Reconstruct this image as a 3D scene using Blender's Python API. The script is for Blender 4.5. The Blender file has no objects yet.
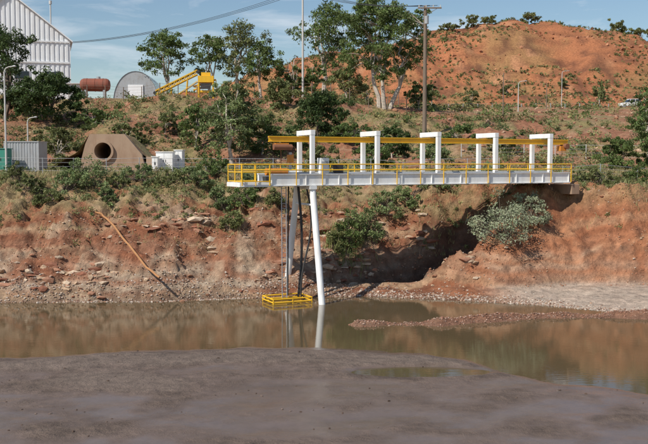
import bpy, math, random
import numpy as np
from mathutils import Vector, Matrix
random.seed(7); rng=np.random.default_rng(11)
scene=bpy.context.scene
CAMZ=8.5
# ------------------------------------------------------------------ noise
TAB=rng.random((256,256))
def vn(x,y,s=0):
    x=np.asarray(x,float)+s*13.7; y=np.asarray(y,float)+s*7.3
    xi=np.floor(x).astype(int); yi=np.floor(y).astype(int)
    fx=x-xi; fy=y-yi
    fx=fx*fx*(3-2*fx); fy=fy*fy*(3-2*fy)
    a=TAB[xi%256,yi%256]; b=TAB[(xi+1)%256,yi%256]; c=TAB[xi%256,(yi+1)%256]; d=TAB[(xi+1)%256,(yi+1)%256]
    return (a*(1-fx)+b*fx)*(1-fy)+(c*(1-fx)+d*fx)*fy-0.5
def fbm(x,y,o=4,s=0):
    r=0;a=1.0
    for i in range(o):
        r=r+a*vn(np.asarray(x)*2**i,np.asarray(y)*2**i,s+i*3); a*=.5
    return r
def sm(t):
    t=np.clip(t,0,1); return t*t*(3-2*t)
# ------------------------------------------------------------------ terrain heights
XC=np.array([-400,-120,-80,-60,-41,-25,5,39,59,74,92,108,150,400.])
RIDGE=np.array([18,20,22,25,31,36.5,43.5,51.5,54.5,54.8,50.5,46,39,25.])
XS=np.array([-400,-30,0,12,30,60,400.])
ROWS=[(70,[7.5]*7),(88,[7.9]*7),(98,[9.8,9.8,9.6,9.4,9.0,8.8,8.8]),(110,[13.5,13.5,13.2,12.4,11.2,10.6,10.6]),
 (125,[17.3,17.3,17.1,15.8,14.4,13.8,13.8]),(160,[17.8,17.8,17.8,17.6,17.3,17.0,17.0]),
 (194,[18.5,18.5,19,19.6,20.2,20.2,20.2]),(206,[19,19,19.6,20.2,20.3,20.4,20.4])]
RY=np.array([r[0] for r in ROWS],float); RZ=np.array([r[1] for r in ROWS],float)
def far(X,Y):
    cols=[np.interp(X,XS,r) for r in RZ]
    z=cols[0].copy()
    for i in range(len(RY)-1):
        t=np.clip((Y-RY[i])/(RY[i+1]-RY[i]),0,1)
        z=z+(cols[i+1]-cols[i])*t
    H=np.interp(X,XC,RIDGE)
    t=np.clip((Y-206)/(300-206),0,1)
    up=(H-cols[-1])*(0.4*t+0.6*t*t*(3-2*t))
    dn=(H-22)*sm((Y-305)/260)
    return z+up-dn
def shore(X): return np.interp(X,[-60,-20,-10,-3,3,8,13,18,25,60],[53.5,54,54.3,56.2,56.6,55,53,49.5,46,44])
def basel(X): return np.interp(X,[-60,-20,-10,-3,3,6,9,13,18,25,60],[53.5,54,54.3,56.6,58.4,58.4,57.2,57,58,58,58])
def shadow_trench(X,Y):
    # trench carved along the bridge's shadow path to deepen that shade
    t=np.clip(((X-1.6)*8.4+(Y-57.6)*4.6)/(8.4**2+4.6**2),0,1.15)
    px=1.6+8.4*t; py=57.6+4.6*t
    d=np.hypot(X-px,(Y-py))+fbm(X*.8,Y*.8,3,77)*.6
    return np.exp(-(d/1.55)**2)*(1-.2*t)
def T(X,Y):
    X=np.asarray(X,float);Y=np.asarray(Y,float)
    wob=fbm(X*.22,Y*.1,3,2)*1.3
    Ys=shore(X)+wob*.7; Yb=np.maximum(basel(X)+wob,Ys)
    d=Y-Yb
    zc=np.interp(X,[-30,3,9,15,40],[5.1,5.0,6.0,6.9,6.5])
    flat=0.55*np.clip((Y-Ys)/np.maximum(Yb-Ys,.4),0,1)
    t1=np.clip(d/5.3,0,1); t2=np.clip((d-5.3)/8,0,1)
    t1=t1+0.06*np.sin(t1*math.pi*2)
    bank=flat+(zc-flat)*t1+(7.5-zc)*(t2*(2-t2))
    z=bank+far(X,Y)-7.5
    bed=-0.6*sm((Ys-Y)/2.5)
    # mud flat on the near side
    Yu=np.interp(X,[-60,-13.8,-7.7,-3.3,1.2,4.6,6,7.7,9.5,12,16,30],[38,38.2,39.6,40.7,40.2,39,37.3,35.5,34.3,33,31.5,30])+fbm(X*.5,X*0+3,4,61)*.7
    s=Yu-Y
    bar=np.clip(s*.10,-.6,.09)+fbm(X*.30,Y*.7,5,5)*.075+.05*np.exp(-((Y-38.2)/1.6)**2)
    bar=bar-.045*sm((35.2-Y)/1.5)+.02*sm((31-Y)/5)+fbm(X*1.6,Y*2.2,3,67)*.018
    pool=np.exp(-(((X-3.8)/2.5)**2+((Y-36.0)/.85)**2)**2)*.5-np.exp(-(((X+9)/5)**2+((Y-33.5)/1.6)**2)**2)*.06
    bar=np.where(s>-3,bar-pool,-.6)
    sd=Y-np.interp(X,[1.4,6,10,14,18],[46.6,46.9,48.4,49.2,49.2])
    spit=(.22+fbm(X*.7,Y*.7,3,8)*.36)-np.abs(sd)*.40-np.clip(1.8-X,0,9)*.5
    spit=np.where((X>0)&(X<19),spit,-1)
    near=np.interp(Y,[-60,0,2,17,22,26,33],[7.3,6.9,6.9,.2,.02,-.05,-.3])
    low=np.maximum(np.maximum(bed,bar),np.maximum(spit,near))
    z=np.where(Y<Ys,low,np.maximum(z,low))
    m=sm(d/1.2)*(1-sm((d-12)/4))
    n=fbm(X*.45,Y*.35,5,11)*1.0*m
    gul=-np.abs(fbm(X*.55,Y*.12,3,31))*1.4*m
    z=z+n*.8+gul*.8
    z=z-shadow_trench(X,Y)*2.6*sm(d/1.)*sm((9.5-d)/3)  # cut added to strengthen the bridge's shadow band
    # ledges of harder rock
    q=z/.62+fbm(X*.25,Y*.25,3,33)*2.0; fr=q-np.floor(q)
    am=np.clip(.95+fbm(X*.3,Y*.3,2,34)*1.6,0,1)*(1-.6*sm((X-7)/5))*(1-.6*sm((d-6)/2))
    z=z+m*am*.62*.95*(sm(fr*2.2-.7)-fr)
    z=z+fbm(X*2.2,Y*2.2,4,12)*.34*m
    z=z+fbm(X*1.2,Y*1.2,3,17)*.12*sm((Y-Ys)/1.)*(1-m)
    ms=sm((Y-88)/8)*(1-sm((Y-122)/6))
    z=z+fbm(X*.16,Y*.14,5,14)*2.2*ms
    mr=sm((Y-128)/10)*(1-sm((Y-185)/8)); z=z+fbm(X*.08,Y*.08,4,15)*1.0*mr
    mh=sm((Y-212)/25)
    z=z+fbm(X*.035,Y*.03,6,16)*6.5*mh*(1-.6*sm((Y-285)/15))-np.abs(fbm(X*.05,Y*.012,3,19))*4.5*mh+1.2*mh
    z=z+fbm(X*.25,Y*.25,3,66)*1.3*mh
    q=z/3.0+fbm(X*.03,Y*.03,3,35)*1.6; fr=q-np.floor(q)
    z=z+mh*3.0*.75*np.clip(.5+fbm(X*.05,Y*.05,2,36)*2,0,1)*(sm(fr*2-.6)-fr)
    return z
def Tz(x,y): return float(T(np.array([x]),np.array([y]))[0])
def X_at(u,Y): return (u-324)/900*Y       # image pixel column at a given depth -> world X
def Z_at(v,Y): return CAMZ+(162-v)/900*Y  # image pixel row at a given depth -> world height
# ------------------------------------------------------------------ helpers
def link(o): scene.collection.objects.link(o); return o
def fastmesh(name,V,F,mats,cols=None,midx=None,smooth=False,extra=None):
    V=np.asarray(V,np.float32);F=np.asarray(F,np.int32)
    me=bpy.data.meshes.new(name); k=F.shape[1]
    me.vertices.add(len(V)); me.vertices.foreach_set('co',V.ravel())
    me.loops.add(F.size); me.loops.foreach_set('vertex_index',F.ravel())
    me.polygons.add(len(F)); me.polygons.foreach_set('loop_start',np.arange(0,F.size,k,dtype=np.int32))
    me.polygons.foreach_set('loop_total',np.full(len(F),k,np.int32))
    for m in mats: me.materials.append(m)
    if midx is not None: me.polygons.foreach_set('material_index',np.asarray(midx,np.int32))
    me.update(calc_edges=True)
    me.polygons.foreach_set('use_smooth',np.full(len(F),bool(smooth)))
    if cols is not None:
        a=me.color_attributes.new('Col','FLOAT_COLOR','POINT')
        c=np.ones((len(V),4),np.float32); c[:,:3]=cols; a.data.foreach_set('color',c.ravel())
    if extra is not None:
        a=me.attributes.new('wet','FLOAT','POINT'); a.data.foreach_set('value',np.asarray(extra,np.float32))
    return link(bpy.data.objects.new(name,me))
class MB:
    def __init__(s): s.v=[];s.f=[];s.m=[]
    def add(s,vs,fs,mi=0):
        o=len(s.v); s.v+= [tuple(v) for v in vs]; s.f+=[tuple(i+o for i in f) for f in fs]; s.m+=[mi]*len(fs); return s
    def box(s,c,sz,mi=0,R=None):
        hx,hy,hz=sz[0]/2,sz[1]/2,sz[2]/2; vs=[]
        for x,y,z in [(-1,-1,-1),(1,-1,-1),(1,1,-1),(-1,1,-1),(-1,-1,1),(1,-1,1),(1,1,1),(-1,1,1)]:
            p=Vector((x*hx,y*hy,z*hz)); 
            if R is not None: p=R@p
            vs.append(p+Vector(c))
        return s.add(vs,[(0,3,2,1),(4,5,6,7),(0,1,5,4),(1,2,6,5),(2,3,7,6),(3,0,4,7)],mi)
    def beam(s,p,q,w,h,mi=0):
        p=Vector(p);q=Vector(q);d=(q-p);L=d.length;d.normalize()
        up=Vector((0,0,1)) if abs(d.z)<.95 else Vector((0,1,0))
        x=d.cross(up).normalized(); z=x.cross(d)
        R=Matrix((x,d,z)).transposed()
        return s.box((p+q)/2,(w,L,h),mi,R)
    def tube(s,p,q,r,r2=None,n=8,mi=0,cap=True):
        if r2 is None:r2=r
        p=Vector(p);q=Vector(q);d=(q-p).normalized()
        up=Vector((0,0,1)) if abs(d.z)<.95 else Vector((0,1,0))
        x=d.cross(up).normalized();y=x.cross(d);vs=[]
        for c,rr in((p,r),(q,r2)):
            for i in range(n):
                a=2*math.pi*i/n; vs.append(c+x*math.cos(a)*rr+y*math.sin(a)*rr)
        fs=[(i,(i+1)%n,n+(i+1)%n,n+i) for i in range(n)]
        if cap: fs+=[tuple(range(n))[::-1],tuple(range(n,2*n))]
        return s.add(vs,fs,mi)
    def path(s,pts,r,n=6,mi=0):
        for a,b in zip(pts[:-1],pts[1:]): s.tube(a,b,r,n=n,mi=mi)
        return s
    def obj(s,name,mats,parent=None,bevel=0):
        me=bpy.data.meshes.new(name); me.from_pydata(s.v,[],s.f)
        for m in mats: me.materials.append(m)
        me.polygons.foreach_set('material_index',s.m); me.update()
        o=link(bpy.data.objects.new(name,me))
        if parent: o.parent=parent
        if bevel:
            b=o.modifiers.new('bevel','BEVEL'); b.width=bevel; b.segments=2; b.limit_method='ANGLE'
        return o
def empty(name,loc=(0,0,0),rz=0):
    e=bpy.data.objects.new(name,None); e.location=loc; e.rotation_euler=(0,0,rz); e.empty_display_size=.3; return link(e)
# ------------------------------------------------------------------ materials
def newmat(name):
    m=bpy.data.materials.new(name); m.use_nodes=True; nt=m.node_tree; b=nt.nodes['Principled BSDF']; return m,nt,b
def N(nt,t,**k):
    n=nt.nodes.new(t)
    for a,v in k.items(): setattr(n,a,v)
    return n
def paint(name,col,rough=.5,dirt=(.25,.15,.09),amt=.35,scale=3,metal=0,bump=0.0):
    m,nt,b=newmat(name); L=nt.links
    tc=N(nt,'ShaderNodeTexCoord'); mp=N(nt,'ShaderNodeMapping'); mp.inputs['Scale'].default_value=(scale,scale,scale*.35)
    no=N(nt,'ShaderNodeTexNoise'); no.inputs['Scale'].default_value=1; no.inputs['Detail'].default_value=5; no.inputs['Roughness'].default_value=.7
    L.new(tc.outputs['Object'],mp.inputs[0]); L.new(mp.outputs[0],no.inputs['Vector'])
    r=N(nt,'ShaderNodeValToRGB'); r.color_ramp.elements[0].position=.45; r.color_ramp.elements[1].position=.8
    r.color_ramp.elements[0].color=(0,0,0,1); r.color_ramp.elements[1].color=(amt,)*3+(1,)
    L.new(no.outputs[0],r.inputs[0])
    mx=N(nt,'ShaderNodeMixRGB'); mx.inputs[1].default_value=(*col,1); mx.inputs[2].default_value=(*dirt,1)
    L.new(r.outputs[0],mx.inputs[0]); L.new(mx.outputs[0],b.inputs['Base Color'])
    b.inputs['Roughness'].default_value=rough; b.inputs['Metallic'].default_value=metal
    if bump:
        bp=N(nt,'ShaderNodeBump'); bp.inputs['Strength'].default_value=bump; bp.inputs['Distance'].default_value=.05
        L.new(no.outputs[0],bp.inputs['Height']); L.new(bp.outputs[0],b.inputs['Normal'])
    return m
M_white=paint('white_paint',(.84,.84,.82),.45,(.38,.27,.18),.42,1.5)
M_yel=paint('yellow_paint',(.80,.46,.02),.45,(.35,.18,.06),.4,2)
M_oran=paint('orange_paint',(.6,.22,.03),.5,(.1,.06,.04),.5,3)
M_dark=paint('dark_rubber',(.03,.03,.03),.6,(.12,.09,.07),.4,3)
M_steel=paint('galvanised_steel',(.42,.43,.44),.45,(.22,.16,.12),.5,2,.3)
M_rust=paint('rusty_steel',(.22,.09,.045),.8,(.10,.05,.03),.6,2)
M_conc=paint('concrete',(.36,.25,.17),.9,(.22,.12,.07),.8,1.2,0,.3)
M_shed=paint('white_sheet_metal',(.82,.83,.84),.5,(.5,.43,.36),.5,.3)
M_green=paint('green_paint',(.03,.22,.16),.5,(.15,.12,.08),.3,2)
M_wood=paint('weathered_timber',(.2,.15,.11),.9,(.08,.06,.05),.6,3)
M_polem=paint('pale_pole',(.55,.53,.5),.8,(.3,.25,.2),.4,2)
M_glass=paint('dark_glass',(.02,.025,.03),.1,(.05,.05,.05),.2,2)
M_red=paint('rust_red_paint',(.24,.07,.04),.8,(.12,.07,.05),.95,1.2)
def colmat(name,rough=.9,nsc=3.,bump=.5,dist=.08,var=.35,spec=.3,trans=0.0,wet=False,noise=True):
    m,nt,b=newmat(name); L=nt.links
    at=N(nt,'ShaderNodeAttribute',attribute_name='Col')
    csock=at.outputs['Color']
    if noise:
        geo=N(nt,'ShaderNodeNewGeometry')
        no=N(nt,'ShaderNodeTexNoise'); no.inputs['Scale'].default_value=nsc; no.inputs['Detail'].default_value=6; no.inputs['Roughness'].default_value=.75
        L.new(geo.outputs['Position'],no.inputs['Vector'])
        r=N(nt,'ShaderNodeMapRange'); r.inputs[1].default_value=.28; r.inputs[2].default_value=.72; r.inputs[3].default_value=1-var; r.inputs[4].default_value=1+var
        L.new(no.outputs[0],r.inputs[0]); fac=r.outputs[0]
        if wet:
            w=N(nt,'ShaderNodeAttribute',attribute_name='wet')
            mm=N(nt,'ShaderNodeMapRange'); mm.inputs[3].default_value=0; mm.inputs[4].default_value=.7; L.new(w.outputs['Fac'],mm.inputs[0])
            mi=N(nt,'ShaderNodeMixRGB'); L.new(mm.outputs[0],mi.inputs[0]); L.new(r.outputs[0],mi.inputs[1]); mi.inputs[2].default_value=(1,1,1,1); fac=mi.outputs[0]
        mx=N(nt,'ShaderNodeVectorMath',operation='SCALE'); L.new(csock,mx.inputs[0]); L.new(fac,mx.inputs['Scale']); csock=mx.outputs[0]
    L.new(csock,b.inputs['Base Color'])
    b.inputs['Roughness'].default_value=rough; b.inputs['Specular IOR Level'].default_value=spec
    if bump:
        bp=N(nt,'ShaderNodeBump'); bp.inputs['Strength'].default_value=bump; bp.inputs['Distance'].default_value=dist
        L.new(no.outputs[0],bp.inputs['Height']); L.new(bp.outputs[0],b.inputs['Normal'])
        if wet:
            q=N(nt,'ShaderNodeMapRange'); q.inputs[3].default_value=rough; q.inputs[4].default_value=.24; L.new(w.outputs['Fac'],q.inputs[0]); L.new(q.outputs[0],b.inputs['Roughness'])
            q3=N(nt,'ShaderNodeMapRange'); q3.inputs[3].default_value=spec; q3.inputs[4].default_value=.6; L.new(w.outputs['Fac'],q3.inputs[0]); L.new(q3.outputs[0],b.inputs['Specular IOR Level'])
            q2=N(nt,'ShaderNodeMapRange'); q2.inputs[3].default_value=bump; q2.inputs[4].default_value=.06; L.new(w.outputs['Fac'],q2.inputs[0]); L.new(q2.outputs[0],bp.inputs['Strength'])
    if trans:
        tr=N(nt,'ShaderNodeBsdfTranslucent'); L.new(csock,tr.inputs[0])
        ms=N(nt,'ShaderNodeMixShader'); ms.inputs[0].default_value=trans
        L.new(b.outputs[0],ms.inputs[1]); L.new(tr.outputs[0],ms.inputs[2]); L.new(ms.outputs[0],nt.nodes['Material Output'].inputs[0])
    return m
M_ground=colmat('earth',.92,1.8,1.0,.3,.5,.2,wet=True)
M_rock=colmat('rock',.9,6,0,.04,.3)
M_leaf=colmat('foliage',.6,1.5,0,0,.3,.25,.25,noise=False)
M_bark=paint('pale_bark',(.55,.48,.4),.8,(.2,.14,.1),.7,2)
M_barkd=paint('dark_bark',(.16,.12,.09),.9,(.08,.06,.05),.6,2)
# ------------------------------------------------------------------ terrain mesh
def axis(a,b,st): return np.arange(a,b,st)
def grow(start,end,st,g):
    out=[];x=start
    while x<end: out.append(x); x+=st; st*=g
    out.append(end); return np.array(out)
xp=np.concatenate([axis(0,30,.17),grow(30,1800,.3,1.045)])
xs=np.concatenate([-xp[:0:-1],xp])
ys=np.concatenate([-grow(0,60,1.,1.1)[:0:-1],axis(0,26,.8),axis(26,50,.22),axis(50,70,.1),grow(70,330,.3,1.011),grow(336,3500,7,1.08)])
GX,GY=np.meshgrid(xs,ys); GZ=T(GX,GY)
def mixc(a,b,t): return a*(1-t[...,None])+np.asarray(b)*t[...,None]
def ground_color(X,Y,Z):
    base=np.zeros(X.shape+(3,))
    col=base+np.array([.31,.13,.07])
    n1=fbm(X*.25,Y*.25,5,40); n2=fbm(X*1.3,Y*1.3,4,41); n4=fbm(X*.6,Y*.6,4,43)
    d=Y-basel(X)
    right=sm((X-4)/9)
    s=Z*1.6+n1*3.0
    col=mixc(col,[.42,.28,.17],sm(np.sin(s*2.1)*1.3-.1)*.8)
    col=mixc(col,[.22,.08,.04],sm(np.sin(s*3.3+2)*1.4-.3)*.8)
    col=mixc(col,[.15,.07,.045],sm(np.sin(Z*9+n1*9)*1.4-.7)*.5)
    col=mixc(col,[.47,.34,.23],sm((n4-.12)*4)*.6)
    col=mixc(col,[.42,.17,.08],right*(.58+.3*np.clip(n4*2,-1,1)))
    pale=sm((n1+.4)*1.8)*(1-sm((Z-2.2+n1*2)/1.5))*sm((d+.5)/1)*(1-right*.5)
    col=mixc(col,[.46,.36,.26],pale*(.55+.35*np.sin(Z*8+n1*7)))
    col=mixc(col,[.16,.08,.05],sm((n2-.08)*2.5)*.5)
    gl=shadow_trench(X,Y)*sm(d/1.)*(Y<70); col=mixc(col,[.09,.05,.033],np.clip(gl*1.15,0,.94))  # bridge shadow painted into the soil colour along the trench
    dry=sm((Z-4.6+n1*1.8)/1.4)*sm((n2+.5)*1.6)*(Y<90)*(1-right*.5)
    col=mixc(col,[.30,.24,.12],dry*.7)
    s2=sm((Y-88)/6)*(1-sm((Y-206)/8))
    c2=mixc(base+np.array([.31,.14,.08]),[.25,.2,.09],sm((n1+.15)*2)); c2=mixc(c2,[.38,.24,.15],sm((n2-.05)*3)*.6)
    col=col*(1-s2[...,None])+c2*s2[...,None]
    h=sm((Y-206)/8)
    c3=mixc(base+np.array([.40,.155,.07]),[.29,.19,.08],sm((fbm(X*.09,Y*.05,5,50)+.02)*3)*.6)
    c3=mixc(c3,[.47,.23,.12],sm((fbm(X*.2,Y*.1,4,51)-.15)*4)*.7)
    c3=mixc(c3,[.2,.08,.04],sm(np.sin(Z*1.6+fbm(X*.06,Y*.06,3,55)*5)-.2)*.65)
    c3=mixc(c3,[.14,.06,.035],sm((fbm(X*.3,Y*.12,4,52)-.15)*5)*.7)
    col=col*(1-h[...,None])+c3*h[...,None]
    fl=sm((X-9)/4)*sm((.9-Z)/.5)*(Y>50)
    col=mixc(col,[.50,.42,.34],fl*.8)
    mud=((Y>19)&(Y<46)).astype(float)*sm((.5-Z)/.1)
    mc=mixc(base+np.array([.145,.104,.082]),[.108,.077,.058],sm((n4+.05)*3)*.6)
    mc=mixc(mc,[.19,.145,.115],sm((Z-.085)/.05)*.6)
    mc=mixc(mc,[.08,.058,.045],sm((.03-Z)/.04)*.5)
    col=col*(1-mud[...,None])+mc*mud[...,None]
    wet=mud*(1-.75*sm((Z-.045+n4*.04)/.05))
    wetl=sm((.35-Z+n2*.2)/.3)*(Y>=46)
    col=mixc(col,[.15,.09,.06],wetl*.65*(1-fl))
    sp=((Y>44.5)&(Y<50.5)&(X>0)&(X<19)&(Z>-.1)).astype(float); col=mixc(col,[.24,.13,.085],sp*.7); wet=wet*(1-sp)
    nr=((Y<=19)).astype(float); col=mixc(col,[.26,.15,.1],nr)
    return col,np.clip(wet,0,1)
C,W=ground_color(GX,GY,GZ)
nx,ny=len(xs),len(ys)
idx=np.arange(nx*ny).reshape(ny,nx)
F=np.stack([idx[:-1,:-1],idx[:-1,1:],idx[1:,1:],idx[1:,:-1]],-1).reshape(-1,4)
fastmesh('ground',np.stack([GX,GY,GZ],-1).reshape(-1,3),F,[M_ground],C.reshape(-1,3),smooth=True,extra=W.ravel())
# ------------------------------------------------------------------ water
m,nt,b=newmat('muddy_water'); L=nt.links
geo=N(nt,'ShaderNodeNewGeometry'); mp=N(nt,'ShaderNodeMapping'); mp.inputs['Scale'].default_value=(1.2,3.2,1)
L.new(geo.outputs['Position'],mp.inputs[0])
no=N(nt,'ShaderNodeTexNoise'); no.inputs['Scale'].default_value=1.6; no.inputs['Detail'].default_value=3; L.new(mp.outputs[0],no.inputs['Vector'])
bp=N(nt,'ShaderNodeBump'); bp.inputs['Strength'].default_value=.08; bp.inputs['Distance'].default_value=.03; L.new(no.outputs[0],bp.inputs['Height']); L.new(bp.outputs[0],b.inputs['Normal'])
n2=N(nt,'ShaderNodeTexNoise'); n2.inputs['Scale'].default_value=.12; n2.inputs['Detail'].default_value=4; L.new(geo.outputs['Position'],n2.inputs['Vector'])
cr=N(nt,'ShaderNodeMapRange'); cr.inputs[1].default_value=.3; cr.inputs[2].default_value=.7; L.new(n2.outputs[0],cr.inputs[0])
c2=N(nt,'ShaderNodeMixRGB'); c2.inputs[1].default_value=(.088,.068,.034,1); c2.inputs[2].default_value=(.125,.086,.046,1); L.new(cr.outputs[0],c2.inputs[0])
L.new(c2.outputs[0],b.inputs['Base Color']); b.inputs['Roughness'].default_value=.05; b.inputs['IOR'].default_value=1.48
MB().add([(-900,20,0),(900,20,0),(900,64,0),(-900,64,0)],[(0,1,2,3)]).obj('water',[m])
# ------------------------------------------------------------------ rocks
import bmesh
bm=bmesh.new(); bmesh.ops.create_icosphere(bm,subdivisions=1,radius=1)
ico_v=np.array([v.co[:] for v in bm.verts]); ico_f=np.array([[v.index for v in f.verts] for f in bm.faces]); bm.free()
def rocks(name,x,y,size,cols,sink=.2,elong=1.):
    n=len(x); z=T(x,y)
    V=ico_v[None]*(1+rng.uniform(-.35,.35,(n,len(ico_v),1)))
    V=V*rng.uniform(.55,1.4,(n,1,3))*np.array([elong,1,.65])
    a=rng.uniform(0,6.28,n) if elong==1 else rng.normal(0,.35,n); ca,sa=np.cos(a)[:,None],np.sin(a)[:,None]
    V=np.stack([V[...,0]*ca-V[...,1]*sa,V[...,0]*sa+V[...,1]*ca,V[...,2]],-1)*size[:,None,None]
    V+=np.stack([x,y,z+size*sink],-1)[:,None]
    Fs=ico_f[None]+np.arange(n)[:,None,None]*len(ico_v)
    fastmesh(name,V.reshape(-1,3),Fs.reshape(-1,3),[M_rock],np.repeat(cols,len(ico_v),0))
def pal(n,cs,j=.2):
    c=np.array(cs)[rng.integers(0,len(cs),n)]; return c*rng.uniform(1-j,1+j,(n,1))
n=9000; x=rng.uniform(-24,28,n); y=basel(x)+rng.uniform(-.3,6,n)
k=fbm(x*.35,y*.35,3,60)>-.05+rng.uniform(-.3,.3,n)+.12*(x>7); x,y=x[k],y[k]
rocks('bank_rubble',x,y,rng.uniform(.02,.07,len(x))*np.where(rng.random(len(x))<.04,2.4,1),pal(len(x),[(.35,.17,.1),(.42,.3,.2),(.24,.12,.07),(.46,.36,.28),(.32,.14,.08)]))
n=750; x=rng.uniform(-24,10,n); y=basel(x)+rng.uniform(.3,5.6,n); k=fbm(x*.4,y*.4,3,63)>-.1; x,y=x[k],y[k]
rocks('bank_rock_ledges',x,y,rng.uniform(.08,.26,len(x)),pal(len(x),[(.32,.16,.1),(.42,.29,.19),(.24,.1,.06),(.46,.35,.25)]),-.25,2.1)
n=4500; x=rng.uniform(-22,24,n); y=shore(x)+np.abs(rng.normal(0,.8,n))-.1
rocks('shore_stones',x,y,rng.uniform(.02,.08,n),pal(n,[(.44,.35,.28),(.34,.22,.15),(.5,.43,.36),(.24,.14,.1)]))
n=1800; x=rng.uniform(1.2,18,n); y=np.interp(x,[1.4,6,10,14,18],[46.6,46.9,48.4,49.2,49.2])+rng.normal(0,.4,n)
k=T(x,y)>-.05; x,y=x[k],y[k]
rocks('spit_stones',x,y,rng.uniform(.015,.06,len(x)),pal(len(x),[(.3,.15,.1),(.22,.12,.08),(.38,.26,.2)]))
n=260; x=rng.uniform(-13,12,n); y=rng.uniform(27,40,n); k=(T(x,y)>-.05)&(fbm(x*.3,y*.3,2,64)>0); x,y=x[k],y[k]
rocks('mud_debris',x,y,rng.uniform(.01,.055,len(x)),pal(len(x),[(.09,.06,.045),(.16,.12,.1)]))
n=2500; x=rng.uniform(-70,90,n); y=rng.uniform(88,200,n)
rocks('slope_rocks',x,y,rng.uniform(.08,.35,n),pal(n,[(.34,.17,.1),(.4,.26,.17),(.24,.12,.07)]))
n=2600; x=rng.uniform(-60,150,n); y=rng.uniform(208,303,n); k=fbm(x*.06,y*.04,3,70)>0; x,y=x[k],y[k]
rocks('hill_outcrops',x,y,rng.uniform(.2,.6,len(x)),pal(len(x),[(.36,.15,.075),(.42,.2,.11),(.24,.1,.055)]))
# ------------------------------------------------------------------ foliage
def leaves(cent,rad,per,size,col,flat=.75,droop=.3,var=.35):
    cent=np.asarray(cent,float);rad=np.asarray(rad,float); n=len(cent)*per
    c=np.repeat(cent,per,0); r=np.repeat(rad,per)
    d=rng.normal(0,1,(n,3)); d/=np.linalg.norm(d,axis=1)[:,None]
    rr=rng.random(n)**.45*rng.uniform(.75,1.15,n)
    p=c+d*(r*rr)[:,None]*np.array([1,1,flat])
    a=rng.normal(0,1,(n,3)); a[:,2]-=droop; a/=np.linalg.norm(a,axis=1)[:,None]
    b=np.cross(a,rng.normal(0,1,(n,3))); b/=np.linalg.norm(b,axis=1)[:,None]
    s=size*rng.uniform(.6,1.4,n)[:,None]
    a=a*s; b=b*s*.42
    V=np.stack([p-a,p+b,p+a,p-b],1).reshape(-1,3)
    cv=np.repeat(rng.uniform(1-var,1+var,(len(cent),1)),per,0)*rng.uniform(.8,1.2,(n,1))
    C=np.repeat(np.array(col)[None]*cv*(1+rng.normal(0,.05,(n,3))),4,0)
    return V,np.clip(C,.005,.9)
def tubes(segs,n=6):
    V=[];F=[];o=0
    for p,q,r1,r2 in segs:
        p=np.array(p,float);q=np.array(q,float);d=q-p;d/=np.linalg.norm(d)+1e-9
        up=np.array([0,0,1.]) if abs(d[2])<.9 else np.array([0,1.,0]); x=np.cross(d,up);x/=np.linalg.norm(x);y=np.cross(x,d)
        a=np.arange(n)*2*math.pi/n; ring=np.cos(a)[:,None]*x+np.sin(a)[:,None]*y
        V+=[p+ring*r1,q+ring*r2]
        for i in range(n): F.append((o+i,o+(i+1)%n,o+n+(i+1)%n,o+n+i))
        o+=2*n
    return np.concatenate(V),np.array(F)
def bend(p,q,r1,r2,k=4,w=.08):
    p=np.array(p,float);q=np.array(q,float);L=np.linalg.norm(q-p);pts=[p]
    for i in range(1,k): 
        t=i/k; pts.append(p+(q-p)*t+rng.normal(0,w*L*.5,3)+np.array([0,0,.08*L*math.sin(math.pi*t)]))
    pts.append(q); return [(pts[i],pts[i+1],r1+(r2-r1)*i/k,r1+(r2-r1)*(i+1)/k) for i in range(k)],pts
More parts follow.
